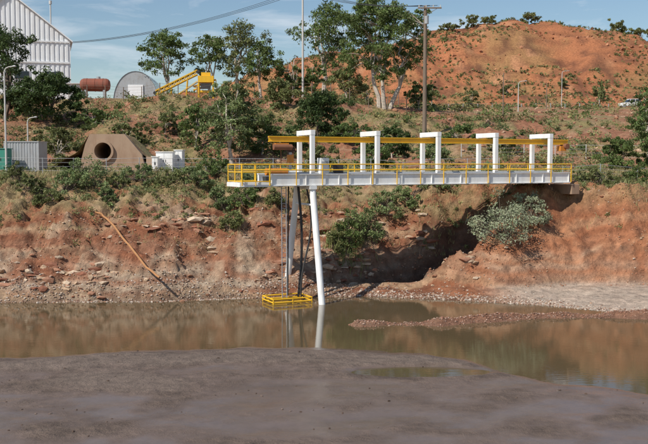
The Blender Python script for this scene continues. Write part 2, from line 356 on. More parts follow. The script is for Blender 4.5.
def tree(name,x,y,h,w,col=(.075,.10,.035),nl=5,ncl=26,per=80,size=.2,crown_lo=.35,bark=None,clump=.11,tr=None,dense=1.0,stems=1):
    z0=Tz(x,y)-.15; segs=[];cl=[];cr=[]
    tr=tr or h*.022
    bases=[(x+(bi-(stems-1)/2)*.7,y+rng.uniform(-.3,.3),z0) for bi in range(stems)]
    limbs=[]
    for bi,bp_ in enumerate(bases):
        fk=h*rng.uniform(.2,.35)
        sp_=(bi-(stems-1)/2)
        fork=np.array(bp_)+np.array([sp_*.10*h+rng.uniform(-.05,.05)*h,rng.uniform(-.05,.05)*h,fk])
        s,_=bend(bp_,fork,tr*1.2/math.sqrt(stems),tr*.9/math.sqrt(stems),3,.04); segs+=s
        m_=max(2,nl//stems)
        for i in range(m_):
            a=rng.uniform(0,6.28); rr=w*.5*rng.uniform(.15,.7); hh=h*rng.uniform(.62,.9)
            tip=np.array([x+sp_*.18*w+math.cos(a)*rr*.8,y+math.sin(a)*rr,z0+hh])
            s,pts=bend(fork,tip,tr*.6/math.sqrt(stems),tr*.2/math.sqrt(stems),4,.1); segs+=s; limbs.append(pts)
    for i in range(ncl):
        a=rng.uniform(0,6.28)
        hz=crown_lo+(1-crown_lo)*rng.beta(1.6,1.3)
        prof=math.sin(math.pi*min(.97,max(.08,(hz-crown_lo)/(1-crown_lo)*.8+.15)))**.6
        rr=w*.5*prof*rng.uniform(.25,1)
        c=np.array([x+math.cos(a)*rr,y+math.sin(a)*rr,z0+hz*h-.03*h])
        allp=[p_ for L_ in limbs for p_ in L_[1:] if p_[2]<c[2]+.05*h] or [limbs[0][1]]
        p=min(allp,key=lambda q:np.linalg.norm(q-c))
        s,_=bend(p,c,tr*.18,tr*.06,2,.06); segs+=s
        cl.append(c);cr.append(h*clump*rng.uniform(.6,1.35))
        for q in range(2):
            cl.append(c+rng.normal(0,h*clump*.8,3)*np.array([1,1,.6]));cr.append(h*clump*rng.uniform(.35,.75))
    TV,TF=tubes(segs); LV,LC=leaves(cl,cr,int(per*dense),size,col,.65,.8)
    LF=np.arange(len(LV)).reshape(-1,4)+len(TV)
    V=np.concatenate([TV,LV]);F=np.concatenate([TF,LF])
    C=np.concatenate([np.full((len(TV),3),.3),LC])
    return fastmesh(name,V,F,[bark or M_bark,M_leaf],C,np.concatenate([np.zeros(len(TF)),np.ones(len(LF))]))
def shrub(name,x,y,h,w,col,per=70,size=.08,ncl=None):
    z0=Tz(x,y); ncl=ncl or int(14+w*8); cl=[];cr=[];segs=[]
    for i in range(ncl):
        a=rng.uniform(0,6.28);r=w*.5*math.sqrt(rng.random()); hz=h*(1-(2*r/w)**2*.6)*rng.uniform(.25,.95)
        c=np.array([x+math.cos(a)*r,y+math.sin(a)*r*.8,0]); c[2]=max(Tz(c[0],c[1])+.1,z0-.4)+hz; cl.append(c); cr.append(min(h,w)*rng.uniform(.1,.24))
        s,_=bend((x+rng.uniform(-.1,.1)*w,y,z0-.1),c,.03,.01,2,.05); segs+=s
    TV,TF=tubes(segs,4); LV,LC=leaves(cl,cr,per,size,col,.8,.0,.3)
    LF=np.arange(len(LV)).reshape(-1,4)+len(TV)
    return fastmesh(name,np.concatenate([TV,LV]),np.concatenate([TF,LF]),[M_barkd,M_leaf],np.concatenate([np.full((len(TV),3),.1),LC]),np.concatenate([np.zeros(len(TF)),np.ones(len(LF))]))
def utree(name,u,Y,vtop,wpx,**k):
    x=X_at(u,Y); h=Z_at(vtop,Y)-Tz(x,Y); return tree(name,x,Y,h,wpx/900*Y,**k)
DK=(.065,.10,.03); GR=(.12,.165,.05); PG=(.19,.235,.095); OL=(.17,.185,.07)
utree('dark_shade_tree',6,112,24,46,col=DK,ncl=30,per=80,size=.17,crown_lo=.3,bark=M_barkd)
utree('dark_shade_tree',52,110,70,76,col=DK,ncl=56,per=90,size=.17,crown_lo=.08,bark=M_barkd,clump=.14)
utree('dark_shade_tree',22,114,88,44,col=DK,ncl=30,per=80,size=.17,crown_lo=.05,bark=M_barkd,clump=.16)
utree('gum_tree',166,135,31,42,col=GR,ncl=28,per=70,size=.19,crown_lo=.4)
utree('gum_tree',212,140,33,36,col=GR,ncl=24,per=60,size=.19,crown_lo=.35)
utree('gum_tree',241,138,18,36,col=OL,ncl=26,per=65,size=.19,crown_lo=.35)
utree('gum_tree',262,136,40,30,col=GR,ncl=22,per=60,size=.19,crown_lo=.25)
utree('gum_tree',322,150,9,54,col=GR,ncl=34,per=70,size=.21,crown_lo=.45)
utree('gum_tree',292,140,52,30,col=GR,ncl=18,per=60,size=.19,crown_lo=.15)
utree('gum_tree',384,126,-2,104,col=GR,ncl=105,per=80,size=.18,crown_lo=.32,nl=9,stems=3,clump=.075,tr=.48)
utree('gum_tree',346,132,66,40,col=OL,ncl=24,per=60,size=.18,crown_lo=.1,clump=.15)
utree('gum_tree',314,140,62,30,col=GR,ncl=20,per=60,size=.19,crown_lo=.12)
utree('gum_tree',282,118,78,38,col=OL,ncl=28,per=70,size=.16,crown_lo=.1,clump=.14)
utree('gum_tree',418,128,84,34,col=GR,ncl=22,per=60,size=.17,crown_lo=.08,clump=.15)
utree('dense_dark_tree',319,104,93,60,col=DK,ncl=46,per=90,size=.15,crown_lo=.05,bark=M_barkd,clump=.16)
utree('acacia_tree',232,90,82,58,col=PG,ncl=54,per=75,size=.14,crown_lo=.18,clump=.09)
utree('acacia_tree',196,98,104,40,col=GR,ncl=28,per=65,size=.14,crown_lo=.1,clump=.12)
utree('acacia_tree',262,94,110,46,col=GR,ncl=30,per=75,size=.13,crown_lo=.06,clump=.14)
utree('acacia_tree',166,104,112,40,col=OL,ncl=26,per=65,size=.14,crown_lo=.08,clump=.15)
utree('acacia_tree',622,80,138,60,col=GR,ncl=34,per=90,size=.11,crown_lo=.08,bark=M_barkd,clump=.15)
utree('acacia_tree',655,76,102,40,col=GR,ncl=30,per=80,size=.11,crown_lo=.3,clump=.1)
utree('gum_tree',645,118,90,22,col=GR,ncl=18,per=60,size=.16,crown_lo=.3)
utree('acacia_tree',352,98,122,58,col=GR,ncl=38,per=80,size=.13,crown_lo=.05,clump=.15)
utree('acacia_tree',392,96,126,52,col=DK,ncl=34,per=80,size=.13,crown_lo=.05,clump=.15)
utree('acacia_tree',290,96,128,48,col=DK,ncl=30,per=80,size=.13,crown_lo=.05,clump=.15)
utree('acacia_tree',372,84,142,44,col=GR,ncl=28,per=80,size=.11,crown_lo=.04,clump=.17)
utree('acacia_tree',322,82,144,40,col=OL,ncl=26,per=80,size=.11,crown_lo=.04,clump=.17)
utree('acacia_tree',455,104,124,44,col=GR,ncl=28,per=75,size=.13,crown_lo=.06,clump=.15)
utree('acacia_tree',500,100,134,44,col=OL,ncl=26,per=75,size=.13,crown_lo=.06,clump=.15)
utree('acacia_tree',430,86,142,40,col=PG,ncl=24,per=75,size=.11,crown_lo=.04,clump=.17)
utree('acacia_tree',130,100,122,50,col=OL,ncl=30,per=70,size=.14,crown_lo=.08,clump=.15)
utree('acacia_tree',60,86,126,54,col=OL,ncl=34,per=75,size=.13,crown_lo=.06,clump=.14)
utree('acacia_tree',96,108,108,44,col=GR,ncl=28,per=65,size=.14,crown_lo=.06,clump=.15)
for u,Y,v,w in [(470,296,17,26),(488,298,18,16),(526,300,13,18),(614,294,24,28),(636,290,30,26),(448,292,25,20)]:
    utree('ridge_tree',u,Y,v,w,col=OL,ncl=14,per=30,size=.38,crown_lo=.1,bark=M_barkd,clump=.22)
for u,Y,v,w in [(598,205,84,14),(560,230,78,12),(505,222,86,14),(470,212,90,16),(430,208,86,20),(366,200,84,18)]:
    utree('hillside_tree',u,Y,v,w,col=OL,ncl=12,per=30,size=.3,crown_lo=.15,clump=.18)
GG=(.33,.36,.23)
for u,Y,h,w,c in [(502,59.6,2.9,4.4,GG),(532,61.2,1.9,2.6,GG),(84,64,2.1,3.0,PG),(66,63,1.4,2.2,PG),(104,62,1.1,1.6,PG),(48,62,1.0,2.0,OL),(30,63,1.0,2.4,OL),(242,62.5,1.5,2.2,GR),(254,64.5,1.3,1.8,PG),
    (348,61,2.4,1.8,GR),(364,62,2.2,2.6,PG),(338,60.6,1.5,1.3,OL),(385,63.5,1.6,2.6,PG),(232,60,1.4,1.5,OL),(222,62,1.2,1.6,PG),(410,64.5,1.4,2.4,PG),(436,65.5,1.2,2.2,PG),
    (600,66,1.2,3.2,OL),(622,65,1.0,2.6,OL),(574,67,1.0,2.0,OL),(640,68,1.5,2.5,GR),(195,65,1.3,2.8,PG),(168,64.5,1.1,2.2,OL),(140,66,1.2,3,PG),(12,65,1.3,2.4,OL),(274,62,1.1,1.3,OL),(120,64,.9,1.8,OL),(212,67,1.5,2.4,GR)]:
    shrub('shrub',X_at(u,Y),Y,h,w,c)
def scrub(name,x,y,r,per,size,cols,flat=.8):
    z=T(x,y); cen=np.stack([x,y,z+r*.45],-1); V=[];C=[]
    for c in range(len(cols)):
        k=np.arange(len(x))%len(cols)==c
        a,b_=leaves(cen[k],r[k],per,size,cols[c],flat,0,.4); V.append(a);C.append(b_)
    V=np.concatenate(V);C=np.concatenate(C)
    return fastmesh(name,V,np.arange(len(V)).reshape(-1,4),[M_leaf],C)
def pick(n,x0,x1,y0,y1,f=.2,s=80,th=-.05):
    x=rng.uniform(x0,x1,n);y=rng.uniform(y0,y1,n);k=fbm(x*f,y*f,3,s)>th; return x[k],y[k]
YG=(.26,.235,.10)
x,y=pick(2100,-75,75,86,124,.12,81,-.2); scrub('slope_scrub',x,y,rng.uniform(.25,1.15,len(x)),60,.13,[GR,PG,OL,DK,YG])
x,y=pick(900,-60,110,126,204,.08,82,-.1); scrub('terrace_scrub',x,y,rng.uniform(.4,1.3,len(x)),40,.2,[GR,OL,YG])
x,y=pick(7000,-70,160,207,308,.04,83,-.3); scrub('hill_scrub',x,y,rng.uniform(.2,.7,len(x))*np.where(rng.random(len(x))<.05,2,1),12,.28,[OL,YG,(.22,.21,.08),DK])
x,y=pick(900,-40,44,66,86,.2,84,-.1); scrub('roadside_scrub',x,y,rng.uniform(.15,.65,len(x)),55,.09,[GR,PG,OL,YG])
n=1000; x=rng.uniform(-24,26,n); y=basel(x)+rng.uniform(3.2,12,n); k=(fbm(x*.3,y*.3,3,85)>-.12)&((y-basel(x)>5.2)|(rng.random(n)<.12)); scrub('bank_scrub',x[k],y[k],rng.uniform(.1,.45,k.sum()),50,.07,[PG,OL,YG])
def grass(name,x,y,h,cols,nb=9,w=.012,spread=.12):
    n=len(x)*nb; X=np.repeat(x,nb)+rng.normal(0,spread,n); Y=np.repeat(y,nb)+rng.normal(0,spread,n); Z=T(X,Y)-.02
    H=np.repeat(h,nb)*rng.uniform(.5,1.2,n); a=rng.uniform(0,6.28,n); l=rng.uniform(.1,.55,n)*H
    p=np.stack([X,Y,Z],-1); t=p+np.stack([np.cos(a)*l,np.sin(a)*l,H],-1); s=np.stack([-np.sin(a),np.cos(a),0*a],-1)*w
    V=np.stack([p-s,p+s,t+s*.3,t-s*.3],1).reshape(-1,3); C=np.repeat(np.repeat(pal(len(x),cols),nb,0)*rng.uniform(.8,1.2,(n,1)),4,0)
    return fastmesh(name,V,np.arange(len(V)).reshape(-1,4),[M_leaf],C)
n=9000; x=rng.uniform(-26,28,n); y=basel(x)+rng.uniform(3.6,20,n); k=(fbm(x*.35,y*.35,3,86)+.05*(y-basel(x)-2)>rng.uniform(.0,.5,n)); x,y=x[k],y[k]
grass('bank_grass',x,y,rng.uniform(.1,.36,len(x)),[(.42,.34,.17),(.36,.31,.14),(.24,.27,.11),(.48,.39,.22)],w=.018)
x=rng.normal(1.6,.7,110);y=rng.uniform(60,62,110); grass('reeds',x,y,rng.uniform(.4,1.0,110),[(.2,.26,.09),(.3,.3,.12)],w=.02,spread=.15)
# ------------------------------------------------------------------ bridge
th=math.atan2(.41,.912)
B=empty('pump_access_bridge',(-5,54,0),th)
zb=7.0; hw=1.15; S0,S1=-.35,23.7
g=MB()
for sy in(-1,1):
    yy=sy*hw
    g.box(((1.5+S1)/2,yy,zb+.43),(S1-1.5,.06,.62))
    g.box(((1.5+S1)/2,yy,zb+.77),(S1-1.5,.22,.06)); g.box(((1.5+S1)/2,yy,zb+.09),(S1-1.5,.22,.06))
    s=1.5
    while s<S1: g.box((s+.05,yy,zb+.43),(.025,.2,.60)); s+=2.2
g.box((.55,-hw,zb+.16),(1.88,.12,.26)); g.box((.55,hw,zb+.16),(1.88,.12,.26)); g.box((-.42,0,zb+.16),(.1,2.42,.26))
g.obj('side_girders',[M_white],B,.008)
d=MB(); d.box(((S0+S1)/2,0,zb+.16),(S1-S0-.1,2*hw-.14,.05))
s=0
while s<S1: d.box((s+.1,0,zb+.07),(.1,2*hw-.2,.12)); s+=1.1
d.obj('deck',[M_steel],B)
r=MB()
for sy in(-1,1):
    yy=sy*(hw+.15); s=S0
    while s<=S1+.01:
        r.tube((s,yy,zb+.1),(s,yy,zb+1.36),.034); s+=(S1-S0)/14
    for z in(1.36,1.02): r.tube((S0,yy,zb+z),(S1,yy,zb+z),.034)
for x_ in(S0,):
    for z in(1.36,.9,.35): r.tube((x_,-hw-.14,zb+z),(x_,hw+.14,zb+z),.034)
    for z in(.9,.35):
        for sy in(-1,1): r.tube((x_,sy*(hw+.15),zb+z),(x_+1.8,sy*(hw+.15),zb+z),.03)
    r.tube((x_,0,zb+.1),(x_,0,zb+1.36),.034)
for q_ in(.5,1.4): 
    for sy in(-1,1): r.tube((q_,sy*(hw+.15),zb+.1),(q_,sy*(hw+.15),zb+1.36),.03)
r.obj('yellow_handrails',[M_yel],B)
p=MB()
for s in(4.25,8.7,13.15,17.6,22.1):
    for sy in(-1,1): p.box((s,sy*(hw-.15),zb+1.64),(.26,.26,3.0)); p.box((s,sy*(hw-.15),zb+.2),(.5,.3,.05))
    p.box((s,0,zb+3.29),(.3,2*hw-.02,.3))
p.obj('portal_frames',[M_white],B,.012)
mo=MB(); mo.box((13.1,0,zb+2.9),(22.6,.05,.26)); mo.box((13.1,0,zb+3.05),(22.6,.2,.05)); mo.box((13.1,0,zb+2.75),(22.6,.2,.05))
mo.obj('monorail_beam',[M_yel],B)
h=MB(); h.box((2.6,0,zb+2.45),(.9,.45,.4),0); h.tube((2.0,-.3,zb+2.4),(3.2,-.3,zb+2.4),.17,n=12,mi=1); h.tube((2.6,0,zb+2.3),(2.6,0,zb+1.2),.03,mi=1)
h.tube((24.1,-.4,zb+2.6),(24.1,.5,zb+2.6),.2,n=12,mi=1); h.box((23.9,0,zb+2.45),(.5,.4,.35),0)
h.obj('hoist_trolley',[M_oran,M_rust],B,.02)
q=MB()
q.box((5.6,.4,zb+1.0),(.6,.5,1.5),0); q.box((5.6,.13,zb+1.1),(.45,.03,.9),1); q.box((6.6,.3,zb+.8),(.5,.5,1.1),2)
q.tube((1.6,0,zb+.9),(3.0,0,zb+.9),.22,n=14,mi=3); q.box((2.3,0,zb+.45),(1.6,.6,.35),2); q.tube((3.0,0,zb+.9),(3.6,0,zb+.9),.14,n=12,mi=0)
q.tube((3.3,.2,zb+.3),(3.3,.2,zb+2.1),.09,n=10,mi=4); q.box((3.3,.2,zb+1.7),(.35,.3,.5),3)
q.tube((3.6,.5,zb+.75),(23.5,.5,zb+.75),.13,n=10,mi=4)
q.obj('pump_equipment',[M_white,M_steel,M_dark,M_oran,M_steel],B,.015)
l=MB()
zf=-.9
l.tube((4.25,-1.0,zb+.05),(4.2,-2.75,zf),.2,.2,14); l.tube((4.1,1.0,zb+.05),(3.9,2.7,zf),.2,.2,14)
l.tube((4.2,-1.28,zb-1.1),(4.05,1.28,zb-1.1),.07,n=10)
l.box((4.2,0,zb-.05),(.45,2.6,.2))
l.obj('support_legs',[M_white],B)
f=MB()
def cat(a,b_,sag,n=12): 
    a=Vector(a);b_=Vector(b_); return [a.lerp(b_,i/n)-Vector((0,0,sag*4*(i/n)*(1-i/n))) for i in range(n+1)]
f.path([Vector((3.6+.25*math.sin(i/14*3.1),-.3,zb+.1-i/14*6.9)) for i in range(15)],.085,8,0)
f.path([Vector((4.0+.35*math.sin(i/14*5),-.6,zb+.1-i/14*6.9)) for i in range(15)],.06,8,0)
for s in(2.35,2.65): f.path([(s,-.7,zb),(s+.02,-.75,.25)],.03,6,1)
for i in range(23): f.tube((2.35,-.7,zb-.3*i-.1),(2.65,-.7,zb-.3*i-.1),.018,mi=1)
f.path([(3.25,.4,zb),(3.1,.2,.25)],.05,6,0)
f.obj('suction_hoses_and_ladder',[M_dark,M_steel],B)
fl=MB()
xa,xb,ya,yb=1.5,4.0,-1.5,.3
for z in(.1,.3):
    for a,b_ in[((xa,ya,z),(xb,ya,z)),((xb,ya,z),(xb,yb,z)),((xb,yb,z),(xa,yb,z)),((xa,yb,z),(xa,ya,z))]: fl.tube(a,b_,.045)
for xx in(xa,(xa+xb)/2,xb):
    for yy in(ya,yb): fl.tube((xx,yy,0-.3),(xx,yy,.33),.045)
fl.tube((xa,-.5,.12),(xb,-.5,.12),.045)
fl.obj('yellow_intake_frame',[M_yel],B)
ab=MB(); ab.box((24.2,0,6.6),(.7,2.4,.7)); ab.obj('concrete_bearing',[M_conc],B,.03)
# ------------------------------------------------------------------ culvert
cx,cyy=X_at(104,80),80; cz=Tz(cx,cyy)-.3
Cv=empty('concrete_culvert',(cx,cyy,cz),0)
m_=MB(); nn=32; cr_=.8; hc=2.0
poly=[(-2.3,0),(-1.6,2.6),(-1.2,3.5),(1.9,3.5),(3.4,1.7),(3.8,0)]
def ray(a):
    dx,dz=math.cos(a),math.sin(a);best=None
    P=poly+[poly[0]]
    for (x1,z1),(x2,z2) in zip(P[:-1],P[1:]):
        x1_,z1_,x2_,z2_=x1,z1-hc,x2,z2-hc
        den=dx*(z2_-z1_)-dz*(x2_-x1_)
        if abs(den)<1e-9: continue
        t=(x1_*(z2_-z1_)-z1_*(x2_-x1_))/den; u_=(x1_*dz-z1_*dx)/den
        if t>0 and -1e-6<=u_<=1+1e-6: best=t if best is None else min(best,t)
    return dx*best,dz*best+hc
angs=sorted([2*math.pi*i/nn for i in range(nn)]+[math.atan2(z-hc,x)%(2*math.pi) for x,z in poly]); k=len(angs)
vs=[]
for yy in(0,.5):
    for a in angs: vs.append((math.cos(a)*cr_,yy,hc+math.sin(a)*cr_))
    for a in angs: X_,Z_=ray(a); vs.append((X_,yy,Z_))
fs=[]
for i in range(k):
    j=(i+1)%k; fs+=[(i,j,k+j,k+i),(2*k+i,3*k+i,3*k+j,2*k+j),(k+i,k+j,3*k+j,3*k+i),(i,2*k+i,2*k+j,j)]
m_.add(vs,fs); m_.obj('headwall',[M_conc],Cv)
pp=MB(); vs=[]
for yy,rr in((-.25,.95),(-.25,cr_-.05),(5,cr_-.05)):
    for i in range(nn): a=2*math.pi*i/nn; vs.append((math.cos(a)*rr,yy,hc+math.sin(a)*rr))
for i in range(nn): a=2*math.pi*i/nn; vs.append((math.cos(a)*.95,.3,hc+math.sin(a)*.95))
fs=[]
for i in range(nn):
    j=(i+1)%nn; fs+=[(i,j,nn+j,nn+i),(nn+i,nn+j,2*nn+j,2*nn+i),(i,3*nn+i,3*nn+j,j)]
fs.append(tuple(range(2*nn,3*nn))); pp.add(vs,fs); pp.obj('pipe_ring',[M_conc],Cv)
wq=MB(); wq.add([(3.85,-.3,0),(7.4,-.6,0),(7.2,-.6,.9),(6.2,-.5,1.35),(3.85,-.3,1.5),(3.85,.2,0),(7.4,-.1,0),(7.2,-.1,.9),(6.2,0,1.35),(3.85,.2,1.5)],[(0,1,2,3,4),(9,8,7,6,5),(4,3,8,9),(3,2,7,8),(2,1,6,7),(0,4,9,5)])
wq.obj('wing_wall',[M_conc],Cv)
eV=[];eF=[];n1_=40
for j in range(16):
    for i in range(n1_):
        X_=cx-8+16*i/(n1_-1); Y_=cyy+.52+8*j/15
        dx_=X_-cx; lat=float(np.interp(dx_,[-6,-2.2,-1.4,1.8,3.4,6],[-.3,2.0,3.3,3.3,1.7,-.3]))
        hh=lat*(1-float(sm(np.array((j-7)/8.))))+ .25*float(fbm(X_*1.3,Y_*1.3,3,90))
        eV.append((X_,Y_,cz+.1+float(hh)))
for j in range(15):
    for i in range(n1_-1): a=j*n1_+i; eF.append((a,a+1,a+n1_+1,a+n1_))
ev=np.array(eV)
fastmesh('earth_mound',eV,eF,[M_ground],mixc(np.zeros((len(ev),3))+np.array([.27,.15,.09]),[.3,.24,.12],sm(fbm(ev[:,0],ev[:,1],3,91)*3+.5)),smooth=True,extra=np.zeros(len(eV)))
# ------------------------------------------------------------------ cabinets etc.
def cabinet(u,Y,w,h,mat,name):
    x=X_at(u,Y); z=Tz(x,Y); E=empty(name,(x,Y,z),random.uniform(-.15,.1))
    c=MB(); c.box((0,0,h/2+.2),(w,.8,h)); c.obj('body',[mat],E,.02)
    c=MB(); c.box((0,0,h+.24),(w+.12,.95,.06)); c.obj('lid',[mat],E,.01)
    c=MB()
    for i in(-1,1): c.box((i*w*.25,-.415,h/2+.2),(w*.44,.02,h*.88)); c.tube((i*w*.06,-.45,h*.5+.1),(i*w*.06,-.45,h*.5+.35),.02,mi=1)
    c.obj('doors',[mat,M_dark],E,.005)
    c=MB(); c.box((0,0,.06),(w+.2,1.0,.3)); c.obj('plinth',[M_conc],E)
cabinet(166,78,1.5,1.5,M_white,'electrical_cabinet'); cabinet(180,79,.7,1.6,M_white,'electrical_cabinet'); cabinet(156,77,.5,1.1,M_white,'electrical_cabinet')
cabinet(3,74,1.3,1.7,M_green,'green_kiosk')
x=X_at(27,76); E=empty('corrugated_container',(x,76,Tz(x,76)-.05),-.08)
c=MB(); w_=2.9; hh=2.45; n_=24
for yy,sg in((-.9,-1),(.9,1)):
    for i in range(n_): c.box((-w_/2+w_*(i+.5)/n_,yy+(.03 if i%2 else -.0)*sg,hh/2+.1),(w_/n_,.04,hh))
for xx in(-w_/2,w_/2): c.box((xx,0,hh/2+.1),(.05,1.75,hh))
c.obj('walls',[M_steel],E)
c=MB(); c.box((0,0,hh+.14),(w_+.1,2.0,.08)); c.box((-w_/2,-.95,hh/2),(.1,.1,hh+.1)); c.box((w_/2,-.95,hh/2),(.1,.1,hh+.1)); c.obj('roof_and_posts',[M_steel],E)
def fence(name,pts,h=1.5,sp=2.5,wires=4,r=.03,mat=M_steel):
    mb=MB(); P=[]
    for (a,b_) in zip(pts[:-1],pts[1:]):
        a=Vector(a);b_=Vector(b_);n_=max(1,int((b_-a).length/sp))
        P+= [a.lerp(b_,i/n_) for i in range(n_)]
    P.append(Vector(pts[-1])); G=[Vector((q_.x,q_.y,Tz(q_.x,q_.y))) for q_ in P]
    for g_ in G: mb.tube(g_-Vector((0,0,.2)),g_+Vector((0,0,h)),r)
    for a,b_ in zip(G[:-1],G[1:]):
        for w in range(wires): z=Vector((0,0,h*(w+1)/wires-.05)); mb.tube(a+z,b_+z,.009 if w<wires-1 else .014,n=4,cap=False)
    return mb.obj(name,[mat])
fence('wire_fence',[(-40,73),(-20,72),(-4,71),(14,72)],1.3)
fence('wire_fence',[(18,68),(30,70),(50,72)],1.2)
fence('guard_rail',[(20,190),(60,191),(110,192)],.9,3,2,.08)
fence('wire_fence',[(-60,124.6),(-20,124.3),(14,125)],2.0,2.5,5,.06,M_wood)
fence('wire_fence',[(14,92),(40,94),(70,96)],1.6,3,4,.04,M_polem)
def road(name,pts,w,col,mat):
    xs_=[p[0] for p in pts]; n_=160; V=[]
    for i in range(n_+1):
        t=i/n_; X_=xs_[0]+(xs_[-1]-xs_[0])*t; Y_=float(np.interp(X_,xs_,[p[1] for p in pts]))
        for k_ in range(5):
            yy=Y_+(k_/4-.5)*w; V.append((X_,yy,Tz(X_,yy)+.06))
    F_=[]
    for i in range(n_):
        for k_ in range(4): a=i*5+k_; F_.append((a,a+5,a+6,a+1))
    return fastmesh(name,V,F_,[mat],np.tile(col,(len(V),1))*rng.uniform(.9,1.1,(len(V),1)),smooth=True,extra=np.zeros(len(V)))
road('dirt_road',[(-80,78.5),(0,78),(80,79)],5,(.38,.26,.18),M_ground)
road('road',[(10,200),(60,200),(140,200)],7,(.30,.24,.2),M_ground)
fp=MB(); a_=Vector((-15.4,60.6,0)); b_=Vector((-10.0,54.0,0)); K=24
tz=[Tz(a_.x+(b_.x-a_.x)*i/K,a_.y+(b_.y-a_.y)*i/K) for i in range(K+1)]
z=[max(tz[max(0,i-3):i+4])+.02 for i in range(K+1)]
z=[sum(z[max(0,i-4):i+5])/len(z[max(0,i-4):i+5]) for i in range(K+1)]
pts=[Vector((a_.x+(b_.x-a_.x)*i/K+.1*math.sin(i*.3),a_.y+(b_.y-a_.y)*i/K,max(z[i],tz[i]+.06))) for i in range(K+1)]
fp.path(pts,.07,8); fp.obj('discarded_pipe',[paint('orange_rust',(.42,.2,.08),.8,(.2,.1,.05),.5,2)])
def pole(name,u,Y,vtop,r,mat,arms=()):
    x=X_at(u,Y); z=Tz(x,Y); zt=Z_at(vtop,Y); E=empty(name,(x,Y,z))
    c=MB(); c.tube((0,0,-.5),(0,0,zt-z),r,r*.7,10); c.obj('mast',[mat],E)
    for (dz,w,off,brk) in arms:
        c=MB(); c.box((off,-.2,zt-z-dz),(w,.13,.16),0)
        for k_ in(-.45,-.15,.15,.45): c.tube((off+k_*w,-.2,zt-z-dz+.08),(off+k_*w,-.2,zt-z-dz+.36),.06,.04,8,1)
        if brk:
            c.beam((off-w*.35,-.2,zt-z-dz),(0,-.2,zt-z-dz-.9),.05,.05,0); c.beam((off+w*.35,-.2,zt-z-dz),(0,-.2,zt-z-dz-.9),.05,.05,0)
        c.obj('crossarm',[M_wood,M_polem],E)
    return Vector((x,Y,zt)),E
P1,E1=pole('power_pole',424,108,8,.27,M_wood,[(.3,2.8,.5,True)])
P2,E2=pole('power_pole',303,138,-8,.19,M_polem,[(.5,2.4,0,False)])
P3=Vector((X_at(75,160)-3,165,Z_at(40,160)))
c=MB(); z=P1.z-2.2-E1.location.z; c.tube((.1,-.5,z),(.1,-.5,z+.9),.26,n=12); c.obj('transformer',[M_steel],E1)
wi=MB()
for k_ in range(3):
    wi.path(cat(P1+Vector((k_*.9-.4,-.2,.0)),P2+Vector((k_*.8-.8,-.2,-.2)),.9,16),.03,4)
    wi.path(cat(P2+Vector((k_*.8-.8,-.2,-.2)),P3+Vector((0,k_*.8,0)),1.5,24),.03,4)
wi.obj('overhead_wires',[M_dark])
def lamp(u,Y,vtop,arm):
    x=X_at(u,Y);z=Tz(x,Y);h_=Z_at(vtop,Y)-z;E=empty('street_lamp',(x,Y,z)); c=MB(); c.tube((0,0,-.3),(0,0,h_-.4),.09,.06,10)
    pts=[(0,0,h_-.4),(arm*.15,0,h_-.12),(arm*.5,0,h_),(arm,0,h_+.05)]; c.path(pts,.045,8); c.obj('column',[M_polem],E)
    c=MB(); c.beam((arm,0,h_+.05),(arm*1.35,0,h_+.07),.24,.12); c.obj('lantern',[M_steel],E,.03)
lamp(7,72,68,.7); lamp(29,88,118,.7); lamp(560,206,72,1.2); lamp(517,150,82,1.)
for u,Y,v in[(502,132,74),(638,120,92),(545,170,84),(398,190,60)]: pole('timber_post',u,Y,v,.1,M_wood)
# ------------------------------------------------------------------ sheds, tank, conveyor
sx,sy_=X_at(73,160),160; a0=math.atan2(44.6,160)+.03
S=empty('white_industrial_shed',(sx,sy_,17.3),a0)
c=MB(); W_=20.;E_=12.4;R_=20.2;D_=38; n_=50
def rh(t): return E_+(R_-E_)*(1-abs(t-.5)*2)
for i in range(n_):
    t0,t1=i/n_,(i+1)/n_; xa_,xb_=-W_*t0,-W_*t1; yy=-.12 if i%2 else 0
    c.add([(xa_,yy,0),(xb_,yy,0),(xb_,yy,rh(t1)),(xa_,yy,rh(t0))],[(1,0,3,2)])
    c.add([(xb_,0,0),(xb_,-.12,0),(xb_,-.12,rh(t1)),(xb_,0,rh(t1))],[(0,1,2,3)])
c.add([(0,0,0),(0,D_,0),(0,D_,E_),(0,0,E_)],[(0,1,2,3)]); c.add([(-W_,0,0),(-W_,D_,0),(-W_,D_,E_),(-W_,0,E_)],[(3,2,1,0)]); c.add([(0,D_,0),(-W_,D_,0),(-W_,D_,E_),(-W_/2,D_,R_),(0,D_,E_)],[(0,1,2,3,4)])
c.obj('walls',[M_shed],S)
c=MB()
for sg in(0,1):
    x1=.4 if not sg else -W_-.4; zz=E_-.25
    c.add([(x1,-.5,zz),(-W_/2,-.5,R_+.05),(-W_/2,D_,R_+.05),(x1,D_,zz),(x1,-.5,zz+.25),(-W_/2,-.5,R_+.3),(-W_/2,D_,R_+.3),(x1,D_,zz+.25)],[(0,1,2,3),(4,7,6,5),(0,4,5,1),(3,2,6,7),(0,3,7,4)])
c.obj('roof',[M_shed],S)
c=MB(); c.tube((-3.2,2,E_+1.5),(-3.2,2,E_+7),.12); c.tube((-3.2,2,E_+6.6),(-3.2,2,E_+7.2),.25,n=10); c.obj('roof_vent_stack',[M_polem],S)
c=MB()
for k_ in range(3): c.box((-3-k_*5.2,-.17,6.3),(2.4,.06,1.3))
c.box((-10,-.17,2.4),(5,.08,4.8)); c.obj('windows_and_door',[M_glass],S)
c=MB(); c.box((-10,-.2,8.6),(19.6,.14,.3)); c.box((-10,-.2,12.2),(19.6,.14,.25)); c.obj('girts',[M_shed],S)
S2=empty('low_grey_shed',(X_at(44,140),140,17.2),.2); c=MB()
for i in range(24): c.box((-6+i*.5,.0+(.06 if i%2 else 0),1.7),(.5,.06,3.4))
